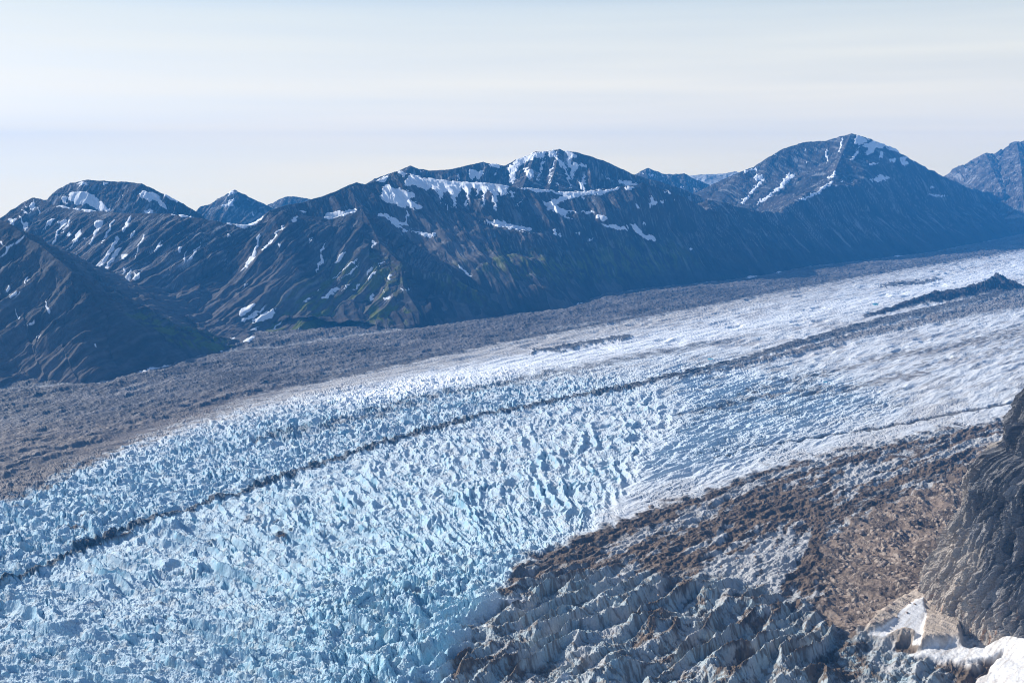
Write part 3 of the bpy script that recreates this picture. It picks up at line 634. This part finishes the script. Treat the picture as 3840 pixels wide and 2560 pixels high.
bc = mixc(bc, (.40, .33, .27), np.clip((st1 > .5) * .7 + (st2 > .4) * .5, 0, .8))
col = col + (bc - col) * m_bof[..., None]
mc = np.empty(shp + (3,), np.float32); mc[:] = (.112, .106, .108)
mc *= (1 + .3 * n300 + .4 * f8 + .25 * n60a)[..., None].clip(.4, 1.9)
mc *= (1 + .55 * fbm(dmt / 13 + n60a * .3, t / 520, 423, 4))[..., None].clip(.45, 1.8)
mc = mixc(mc, (.23, .185, .15), np.clip(sstep(75, 130, dmt) * .5 * (1 + f20), 0, .8))
mixm = np.maximum(m_mor, np.clip(m_fade * 1.3 - .3 + .6 * f20 * (m_fade > .02) * (m_fade < .98), 0, 1))
col = col + (mc - col) * mixm[..., None]
col = mixc(col, (.055, .05, .05), np.clip(b_edge * .8, 0, 1))
col = mixc(col, (.04, .038, .04), np.clip(b_med * (.9 + .4 * f8), 0, .97))
col = mixc(col, (.12, .105, .10), np.clip(b_med2 * (1 - b_med) * (.85 + .4 * f8), 0, .95))
col = mixc(col, (.045, .042, .045), b_cone); col = mixc(col, (.05, .05, .055), b_far * .9)
col = mixc(col, (.09, .085, .085), np.clip(b_far2 * (1 + .9 * n60a + .8 * f20), 0, .8))
col = mixc(col, (.14, .115, .095), np.clip(b_str * (1 + 1.0 * f20 + .5 * n60a), 0, .85)); col = mixc(col, (.06, .055, .05), b_line * .85)
sl = np.empty(shp + (3,), np.float32); sl[:] = (.42, .35, .285); sl *= (1 + .25 * f8 + .3 * fbm((X + Y) / 10, (X - Y) / 80, 420, 3))[..., None]
col = col + (sl - col) * m_slab[..., None]
sn = np.empty(shp + (3,), np.float32); sn[:] = (.80, .79, .78)
sn = mixc(sn, (.46, .40, .34), sstep(.0, .6, fbm((X - Y) / 12, (X + Y) / 130, 421, 5, .6)) * .55)
msn = np.maximum(m_sbk, sstep(.3, .6, m_spt)); col = col + (sn - col) * msn[..., None]
col = np.clip(col, .012, .95)

V = np.stack([GXW, GYW, z], -1).reshape(-1, 3); cf = col.reshape(-1, 3)
faces = grid_faces(*shp)
fc = lambda m: m.ravel()[faces[:, 0]]
cls = np.zeros(len(faces), int)
cls[fc(mixm) > .5] = 1
cls[fc(np.maximum(b_med, b_med2)) > .5] = 2
cls[fc(b_cone) > .5] = 3
cls[fc(m_deb) > .5] = 4
cls[fc(m_bof) > .5] = 5
cls[fc(m_slab) > .5] = 6
cls[fc(m_spt) > .45] = 7
cls[fc(m_sbk) > .5] = 8
for k, (nm, lb, ct, kd) in enumerate([
    ('glacier', 'broad white and pale blue crevassed ice filling the valley', 'glacier', 'structure'),
    ('moraine', 'wide grey-brown rubble band between the mountain feet and the white ice', 'moraine', 'structure'),
    ('moraine', 'long thin dark rubble line winding down the middle of the white ice', 'moraine', 'structure'),
    ('debris_ridge', 'black pointed debris ridge rising from the far ice at the right', 'debris ridge', None),
    ('debris_covered_ice', 'dirty brown debris-streaked ice with sharp ridges in front of the rock tower', 'debris-covered ice', 'structure'),
    ('scree_slope', 'tan slope of loose stones beside the foot of the rock tower', 'scree', 'structure'),
    ('rock_slab', 'pale tan sloping bedrock slab at the lower left of the rock tower', 'rock slab', None),
    ('snow_patch', 'small tongue of clean snow between the tan slab and the rock tower', 'snow patch', None),
    ('snowbank', 'large smooth snowbank along the bottom of the rock tower', 'snowbank', None)]):
    fk = faces[cls == k]
    if len(fk):
        tag(sub_mesh(nm, V, fk, M_ICE, cf, None, k in (7, 8)), lb, ct, None, kd)
print('glacier', shp, round(time.time() - T0, 1))

def ground_z(x, y):
    ox, oy = to_ov(np.float64(x), np.float64(y), 0.0)
    j = np.clip(np.searchsorted(rows, oy * K), 1, len(rows) - 1); i = np.clip(np.searchsorted(cols, ox * K), 1, len(cols) - 1)
    return float(z[j, i])

# snow left along the foot of the mountains, each patch a sheet on the rubble
base_snow = [
 (A(840,1380,900,1372,980,1350,1050,1335,1110,1328,1120,1334,1050,1352,980,1367,900,1384), 'long thin strip of snow at the foot of the steep near left slope'),
 (S(570,1207,620,1190,700,1162,712,1165,640,1200), 'narrow snow strip right of the pyramid spur foot'),
 (S(690,1045,740,1080,800,1110,820,1118,790,1125,750,1095), 'slanting snow strip at a gully mouth below the shaded slope'),
 (S(840,1110,870,1095,915,1110,860,1118), 'small snow patch just right of the slanting gully strip'),
 (S(995,1090,1030,1070,1040,1085,1010,1095), 'small triangular snow patch where rubble meets the shaded slope'),
 (S(1120,1065,1200,1060,1250,1055,1180,1072), 'flat snow strip on the rubble edge below the shaded slope'),
 (R(140,1000,190,1015,250,1020,190,1027,150,1018), 'snow strip on the rubble below the tall right mountain, leftmost of that row'),
 (R(360,990,400,985,380,999), 'tiny snow fleck on the rubble left of the double patch'),
 (R(1125,855,1150,855,1150,875,1210,870,1160,892,1130,880), 'ragged snow patch on the rubble, largest below the right mountain'),
 (R(1065,830,1090,835,1070,844), 'tiny snow fleck above and left of the ragged rubble snow patch'),
 (R(1865,735,1910,725,1880,747), 'snow patch by the rubble crest near the right edge')]
vis_all = np.ones(shp, bool)
Vg = np.stack([GXW, GYW, z], -1)
sub = (slice(0, 420), slice(0, len(cols)))
gox, goy = to_ov(Vg[sub][..., 0], Vg[sub][..., 1], Vg[sub][..., 2])
base_snow += [(p, 'snow sheet on the side-valley floor, %s' % w_) for p, w_ in zip(SNOW_VALLEY, (
    'the long branching one', 'a rounded one above the branching one', 'at the foot of the pyramid spur', 'wide and lowest beside the stream flats', 'thin and second lowest',
    'curved, close to the stream', 'small, beside the stream bend', 'thin streak above the two lowest', 'small, on the green left slope', 'thin, by the valley axis'))]
for poly, lb in base_snow:
    o = add_snow(poly, Vg[sub], gox + n60a[sub] * 4, goy + n60b[sub] * 3, vis_all[sub], None, thick=.0009)
    if o: tag(o, lb, 'snow patch', 'snow patches along the mountain feet')

# turquoise meltwater pools
M_POOL = bpy.data.materials.new('meltwater'); M_POOL.use_nodes = True
_b = M_POOL.node_tree.nodes['Principled BSDF']; _b.inputs['Base Color'].default_value = (.04, .30, .42, 1); _b.inputs['Roughness'].default_value = .12
for (ox, oy, rx, ry, lb) in [(1632, 826, 13, 26, 'turquoise meltwater pool just above the dark moraine line'), (2009, 697, 26, 45, 'turquoise meltwater pool left of the black debris ridge'),
                             (1895, 1013 - 135, 9, 12, 'tiny turquoise meltwater pool on the grey-white ice right of centre')]:
    p = on_ground(ox, oy)
    n = 28; ang = np.linspace(0, 2 * np.pi, n, endpoint=False)
    rr = 1 + .25 * np.array([random.uniform(-1, 1) for _ in ang])
    px = p[0] + rx * rr * np.cos(ang); py = p[1] + ry * rr * np.sin(ang)
    zz = float(np.median([ground_z(a, b) for a, b in zip(px, py)])) + 1.0
    bm = bmesh.new()
    lo = [bm.verts.new((a, b, zz - 14)) for a, b in zip(px, py)]; hi = [bm.verts.new((a, b, zz)) for a, b in zip(px, py)]
    bm.faces.new(hi); [bm.faces.new((lo[i], lo[(i + 1) % n], hi[(i + 1) % n], hi[i])) for i in range(n)]
    me = bpy.data.meshes.new('meltwater_pool'); bm.to_mesh(me); bm.free(); me.materials.append(M_POOL)
    o = bpy.data.objects.new('meltwater_pool', me); C.objects.link(o)
    tag(o, lb, 'pool', 'meltwater pools on the ice')

# ------------------------------------------------------------------ the near rock tower
SIL = [(2085,1530),(2100,1500),(2112,1470),(2120,1430),(2124,1385),(2118,1345),(2122,1310),(2148,1268),(2165,1240),(2186,1200),(2200,1145),(2212,1110),(2226,1084),(2252,1058),(2288,1040),(2299,1010),(2311,984),(2324,958),(2335,930),(2352,914),(2372,890),(2395,850),(2430,790),(2470,740),(2520,700)]
DS = 2080.0
sil = np.array([at_dist(a, b, DS) for a, b in SIL]); zs, xs = sil[:, 2], sil[:, 0]
o_ = np.argsort(zs); zs, xs = zs[o_], xs[o_]
nz_, na = 700, 860
zz = np.linspace(-40, zs[-1], nz_); th = np.linspace(math.radians(140), math.radians(300), na)
TH, ZZ = np.meshgrid(th, zz)
xl = np.interp(ZZ, zs, xs)
CX = 1420.0
ra = CX - xl; rb = ra * .55
cyy = DS + 10 + ZZ * .03
arc = (TH - math.pi) * 430
def facets(u, v, seed, A_, B_):                        # broken planes: every cell is a flat face with its own tilt
    ix, iy = np.floor(u).astype(np.int32), np.floor(v).astype(np.int32)
    f1 = np.full(u.shape, 9.0); f2 = f1.copy(); hh = np.zeros(u.shape)
    for i in (-1, 0, 1):
        for j in (-1, 0, 1):
            h = _hash(ix + i, iy + j, seed)
            px = ix + i + (h & np.uint32(255)) / 255.; py = iy + j + ((h >> np.uint32(8)) & np.uint32(255)) / 255.
            k1 = ((h >> np.uint32(16)) & np.uint32(255)) / 255. - .5; k2 = ((h >> np.uint32(24)) & np.uint32(255)) / 255. - .5
            dx, dy = u - px, v - py; d = np.hypot(dx, dy); n = d < f1
            f2 = np.where(n, f1, np.minimum(f2, d)); hh = np.where(n, k1 * A_ + (dx * k2 * 1.3 - dy * k1 * .15) * B_, hh); f1 = np.where(n, d, f1)
    return hh, f2 - f1
w1 = fbm(arc / 60, ZZ / 120, 500, 4)
sk = arc + ZZ * .05 + w1 * 6
h1, e1 = facets(sk / 34 + w1 * .5, ZZ / 85 + w1 * .35, 503, 20, 20)
h2, e2 = facets(sk / 13 + w1 * .9, ZZ / 32 + w1 * .6, 505, 9, 10)
h3, e3 = facets(sk / 5.5 + w1 * 1.2, ZZ / 12 + w1, 507, 2.4, 3)
d = -9 - 24 * sstep(0, 120, ZZ) + (ridged(sk / 55 + w1 * .5, ZZ / 420, 501, 2) - .6) * 26 + h1 + h2 + h3 - sstep(.06, 0, e1) * 6 - sstep(.08, 0, e2) * 3
d += (ridged(sk / 12 + w1, ZZ / 90, 504, 4, .6) - .6) * 3 + fbm(arc / 4, ZZ / 4, 506, 3) * .9
lowz = sstep(70, 10, ZZ)
d *= 1 - .45 * lowz
crk = np.zeros(TH.shape)
for (a0, k, w, dep) in [(196, .0003, .45, 12), (205, .0003, .8, 40), (212, -.0001, .5, 22), (218, .0002, 1.0, 50), (225, .0001, 1.2, 55), (233, .0002, 1.4, 50)]:
    ac = math.radians(a0) + (ZZ - 100) * k + .035 * w1
    g_ = np.exp(-((TH - ac) / math.radians(w)) ** 2) * sstep(20, 110, ZZ); crk = np.maximum(crk, g_); d -= g_ * dep
q_ = 1 + d / (ra * .8)
TX = CX + ra * np.cos(TH) * q_
TY = cyy + rb * np.sin(TH) * q_ - .12 * (TX - xl) 
colr = np.empty(TX.shape + (3,), np.float32); colr[:] = (.185, .18, .18)
v1 = fbm(arc / 14 + w1, ZZ / 120, 510, 5); v2 = fbm(arc / 45, ZZ / 60, 511, 4)
colr *= (1 + .5 * v1 + .35 * v2)[..., None].clip(.35, 2)
pale = sstep(95, 10, ZZ + 60 * v2 + 24 * v1 - 40 + 8 * (TH - 3.6) * 40)
colr = mixc(colr, (.40, .355, .31), np.clip(pale * (.9 + .4 * v1), 0, 1))
colr = mixc(colr, (.36, .17, .07), np.clip(sstep(.35, .75, fbm(arc / 10, ZZ / 40, 512, 4)) * sstep(120, 30, ZZ) * .55, 0, 1))
colr = mixc(colr, (.035, .035, .04), np.clip(sstep(.3, .8, fbm(arc / 9 + w1, ZZ / 220, 513, 4)) * (1 - pale) * .7, 0, 1))
tw = link_mesh('rock_tower', np.stack([TX, TY, ZZ], -1).reshape(-1, 3), grid_faces(nz_, na), M_NEARROCK, np.clip(colr, .015, .8).reshape(-1, 3))
tag(tw, 'tall dark grey rock tower with a pale base rising at the right edge', 'rock tower')
print('tower', round(time.time() - T0, 1))

# ------------------------------------------------------------------ boulders
protos = []
for k in range(6):
    r = np.random.default_rng(40 + k); bm = bmesh.new()
    for _ in range(26):
        v = r.normal(size=3); v /= np.linalg.norm(v); v *= np.array([1, .78, .62]) * r.uniform(.85, 1.1)
        bm.verts.new(v)
    res = bmesh.ops.convex_hull(bm, input=bm.verts)
    bmesh.ops.delete(bm, geom=[g for g in res['geom_interior'] if isinstance(g, bmesh.types.BMVert)], context='VERTS')
    bmesh.ops.bevel(bm, geom=bm.edges[:], offset=.05, segments=1, affect='EDGES')
    bmesh.ops.recalc_face_normals(bm, faces=bm.faces[:])
    me = bpy.data.meshes.new('boulder'); bm.to_mesh(me); bm.free(); me.materials.append(M_BOULDER); protos.append(me)
def boulder(ox, oy, size, label, group='boulders on the tan scree slope'):
    p = on_ground(ox, oy, 0)
    for _ in range(6):
        h = ground_z(p[0], p[1]); p = on_ground(ox, oy, h)
    o = bpy.data.objects.new('boulder', random.choice(protos)); C.objects.link(o)
    o.location = (p[0], p[1], h + size * .22); o.scale = (size * random.uniform(.9, 1.2), size * random.uniform(.85, 1.15), size * random.uniform(.8, 1.1))
    o.rotation_euler = (random.uniform(-.25, .25), random.uniform(-.25, .25), random.uniform(0, 6.28))
    return tag(o, label, 'boulder', group)
Q = lambda ox, oy, k, a, b: ((ox + k * a) * .6125, (oy + k * b) * .6125)
big = [(Q(2100,1700,.548,625,370), 13, 'single large tan boulder where the white ice meets the brown debris', 'boulders on the debris-covered ice'),
       (Q(2100,1700,.548,1215,720), 8, 'pale boulder alone on an icy rib in the middle of the debris', 'boulders on the debris-covered ice'),
       (Q(2100,1700,.548,205,625), 7, 'pale boulder at the ragged left tip of the brown debris', 'boulders on the debris-covered ice'),
       (Q(2940,1400,.7395,510,965), 11, 'largest boulder on the tan scree slope, beside a smooth sandy chute', None),
       (Q(2940,1400,.7395,425,960), 9, 'big tan boulder left of the largest scree boulder', None),
       (Q(2940,1400,.7395,600,950), 8, 'pale block just right of the largest scree boulder', None),
       (Q(2940,1400,.7395,385,805), 11, 'broad pale slab boulder near the dark edge of the scree', None),
       (Q(2940,1400,.7395,455,815), 9, 'tan boulder right of the broad pale slab boulder', None),
       (Q(2940,1400,.7395,290,865), 9, 'pale boulder at the far left edge of the scree slope', None),
       (Q(2940,1400,.7395,400,1130), 8, 'light boulder low on the scree above the icy ridges', None),
       (Q(2940,1400,.7395,810,590), 13, 'large brown boulder high on the scree close to the rock tower', None),
       (Q(2940,1400,.7395,610,1360), 8, 'boulder sitting on the dirt between the two snow areas', 'boulders on the debris-covered ice')]
for (o2, s2, l2, g2) in big: boulder(o2[0], o2[1], s2, l2, g2 or 'boulders on the tan scree slope')
n = 0
while n < 190:
    ox, oy = random.uniform(1880, 2230), random.uniform(1040, 1450)
    if not pip(np.array([ox]), np.array([oy]), BOF)[0]: continue
    boulder(ox, oy, random.choice([2.5, 3, 3, 3.5, 4, 4.5, 6]), 'small angular tan boulder strewn on the scree below the rock tower'); n += 1
for _ in range(36):
    while True:
        ox, oy = random.uniform(1880, 2200), random.uniform(1060, 1440)
        if pip(np.array([ox]), np.array([oy]), BOF)[0]: break
    boulder(ox, oy, random.uniform(6, 9.5), 'mid-sized angular tan boulder among smaller stones on the scree')
n = 0
while n < 60:
    ox, oy = random.uniform(1400, 1950), random.uniform(1100, 1480)
    if not pip(np.array([ox]), np.array([oy]), DEB)[0]: continue
    boulder(ox, oy, random.choice([2.5, 3, 3, 4, 5]), 'small angular boulder strewn on the dirty debris-covered ice', 'boulders on the debris-covered ice'); n += 1

# ------------------------------------------------------------------ valley floor to the horizon
M_LAND = surface('land', .95, .1, .0006, .3, attr=False, color=(.09, .085, .08))
bm = bmesh.new()
for v in ((-27500, -4000), (27500, -4000), (27500, 18200), (-27500, 18200)): bm.verts.new((*v, -62))
bm.faces.new(bm.verts[:]); me = bpy.data.meshes.new('ground'); bm.to_mesh(me); bm.free(); me.materials.append(M_LAND)
tag(C.objects.link(bpy.data.objects.new('ground', me)) or bpy.data.objects['ground'], 'flat valley land stretching to the horizon', 'ground', None, 'structure')

# ------------------------------------------------------------------ haze
bm = bmesh.new(); bmesh.ops.create_cube(bm, size=1)
for v in bm.verts:
    v.co = (v.co.x * 56000, 7000 + v.co.y * 22800, 710 + v.co.z * 1550)
me = bpy.data.meshes.new('haze'); bm.to_mesh(me); bm.free()
mh = bpy.data.materials.new('haze'); mh.use_nodes = True; nt = mh.node_tree; nt.nodes.clear()
out = nt.nodes.new('ShaderNodeOutputMaterial'); pv = nt.nodes.new('ShaderNodeVolumePrincipled')
pv.inputs['Color'].default_value = (.06, .40, 1, 1); pv.inputs['Density'].default_value = 3.2e-5; pv.inputs['Anisotropy'].default_value = .1
nt.links.new(pv.outputs['Volume'], out.inputs['Volume']); me.materials.append(mh)
o = bpy.data.objects.new('haze', me); C.objects.link(o); tag(o, 'thin blue air haze filling the valley', 'haze', None, 'stuff')

# ------------------------------------------------------------------ sky, sun, camera
sc = bpy.context.scene
w = bpy.data.worlds.new('World'); sc.world = w; w.use_nodes = True
nt = w.node_tree; bg = nt.nodes['Background']
sky = nt.nodes.new('ShaderNodeTexSky'); sky.sky_type = 'NISHITA'; sky.sun_disc = False
sky.sun_elevation = SUN_EL; sky.sun_rotation = SUN_AZ
sky.altitude = 1200; sky.air_density = 1.0; sky.dust_density = 3.0; sky.ozone_density = 1.0
tc = nt.nodes.new('ShaderNodeTexCoord'); va = nt.nodes.new('ShaderNodeVectorMath'); va.operation = 'ADD'; va.inputs[1].default_value = (0, 0, .1)
nt.links.new(tc.outputs['Generated'], va.inputs[0]); nt.links.new(va.outputs[0], sky.inputs['Vector'])
hs = nt.nodes.new('ShaderNodeHueSaturation'); hs.inputs['Saturation'].default_value = .95
nt.links.new(sky.outputs['Color'], hs.inputs['Color'])
# thin high veil of cirrus in long flat streaks
mp = nt.nodes.new('ShaderNodeMapping'); mp.inputs['Scale'].default_value = (1.2, 1.2, 26); mp.inputs['Rotation'].default_value = (0, math.radians(-2.5), 0)
nt.links.new(tc.outputs['Generated'], mp.inputs['Vector'])
cn = nt.nodes.new('ShaderNodeTexNoise'); cn.inputs['Scale'].default_value = 1.5; cn.inputs['Detail'].default_value = 5; cn.inputs['Roughness'].default_value = .45
nt.links.new(mp.outputs['Vector'], cn.inputs['Vector'])
cm = nt.nodes.new('ShaderNodeMapRange'); cm.inputs['From Min'].default_value = .3; cm.inputs['From Max'].default_value = .7; cm.inputs['To Min'].default_value = .6; cm.inputs['To Max'].default_value = .82
nt.links.new(cn.outputs['Fac'], cm.inputs['Value'])
mx = nt.nodes.new('ShaderNodeMix'); mx.data_type = 'RGBA'; 
vr = nt.nodes.new('ShaderNodeValToRGB'); vr.color_ramp.elements[0].position = .0; vr.color_ramp.elements[0].color = (1, .82, .50, 1); e_ = vr.color_ramp.elements.new(.035); e_.color = (.82, .72, .56, 1)
vr.color_ramp.elements[2].position = .2; vr.color_ramp.elements[2].color = (.375, .49, .565, 1)
vs = nt.nodes.new('ShaderNodeVectorMath'); vs.operation = 'SCALE'; vs.inputs['Scale'].default_value = 10
nt.links.new(vr.outputs['Color'], vs.inputs[0]); nt.links.new(vs.outputs[0], mx.inputs['B'])
sx = nt.nodes.new('ShaderNodeSeparateXYZ'); nt.links.new(tc.outputs['Generated'], sx.inputs[0])
lo = nt.nodes.new('ShaderNodeMapRange'); lo.interpolation_type = 'SMOOTHSTEP'; lo.inputs['From Min'].default_value = .12; lo.inputs['From Max'].default_value = .4; lo.inputs['To Min'].default_value = 1; lo.inputs['To Max'].default_value = 0
nt.links.new(sx.outputs['Z'], lo.inputs['Value']); nt.links.new(sx.outputs['Z'], vr.inputs['Fac'])
ml = nt.nodes.new('ShaderNodeMath'); ml.operation = 'MULTIPLY'; nt.links.new(cm.outputs['Result'], ml.inputs[0]); nt.links.new(lo.outputs['Result'], ml.inputs[1])
dt = nt.nodes.new('ShaderNodeVectorMath'); dt.operation = 'DOT_PRODUCT'; dt.inputs[1].default_value = (math.sin(SUN_AZ), math.cos(SUN_AZ), 0)
nt.links.new(tc.outputs['Generated'], dt.inputs[0])
sd_ = nt.nodes.new('ShaderNodeMapRange'); sd_.inputs['From Min'].default_value = -.9; sd_.inputs['From Max'].default_value = -.05; sd_.inputs['To Min'].default_value = .1; sd_.inputs['To Max'].default_value = 1
nt.links.new(dt.outputs['Value'], sd_.inputs['Value'])
m2 = nt.nodes.new('ShaderNodeMath'); m2.operation = 'MULTIPLY'; nt.links.new(ml.outputs[0], m2.inputs[0]); nt.links.new(sd_.outputs['Result'], m2.inputs[1])
nt.links.new(m2.outputs[0], mx.inputs['Factor']); nt.links.new(hs.outputs['Color'], mx.inputs['A'])
nt.links.new(mx.outputs['Result'], bg.inputs['Color']); bg.inputs['Strength'].default_value = .13
sun = bpy.data.lights.new('sun', 'SUN'); sun.energy = 5.0; sun.angle = math.radians(.53); sun.color = (1, .95, .87)
so = bpy.data.objects.new('sun', sun); C.objects.link(so)
from mathutils import Vector
sd = Vector((math.sin(SUN_AZ) * math.cos(SUN_EL), math.cos(SUN_AZ) * math.cos(SUN_EL), math.sin(SUN_EL)))
so.rotation_euler = (-sd).to_track_quat('-Z', 'Y').to_euler(); so.location = (0, 0, 3000)
cam = bpy.data.cameras.new('camera'); co = bpy.data.objects.new('camera', cam); C.objects.link(co)
co.location = (0, 0, H); co.rotation_euler = (math.radians(90) - PITCH, 0, 0)
cam.lens = 35; cam.sensor_width = 36; cam.clip_start = 1; cam.clip_end = 200000
sc.camera = co
sc.view_settings.view_transform = 'Standard'; sc.view_settings.look = 'None'; sc.view_settings.exposure = .3; sc.view_settings.gamma = 1
sc.cycles.max_bounces = 6; sc.cycles.diffuse_bounces = 4; sc.cycles.glossy_bounces = 1; sc.cycles.volume_bounces = 1
sc.cycles.use_denoising = True; sc.cycles.filter_width = 1.1
print('done', round(time.time() - T0, 1))
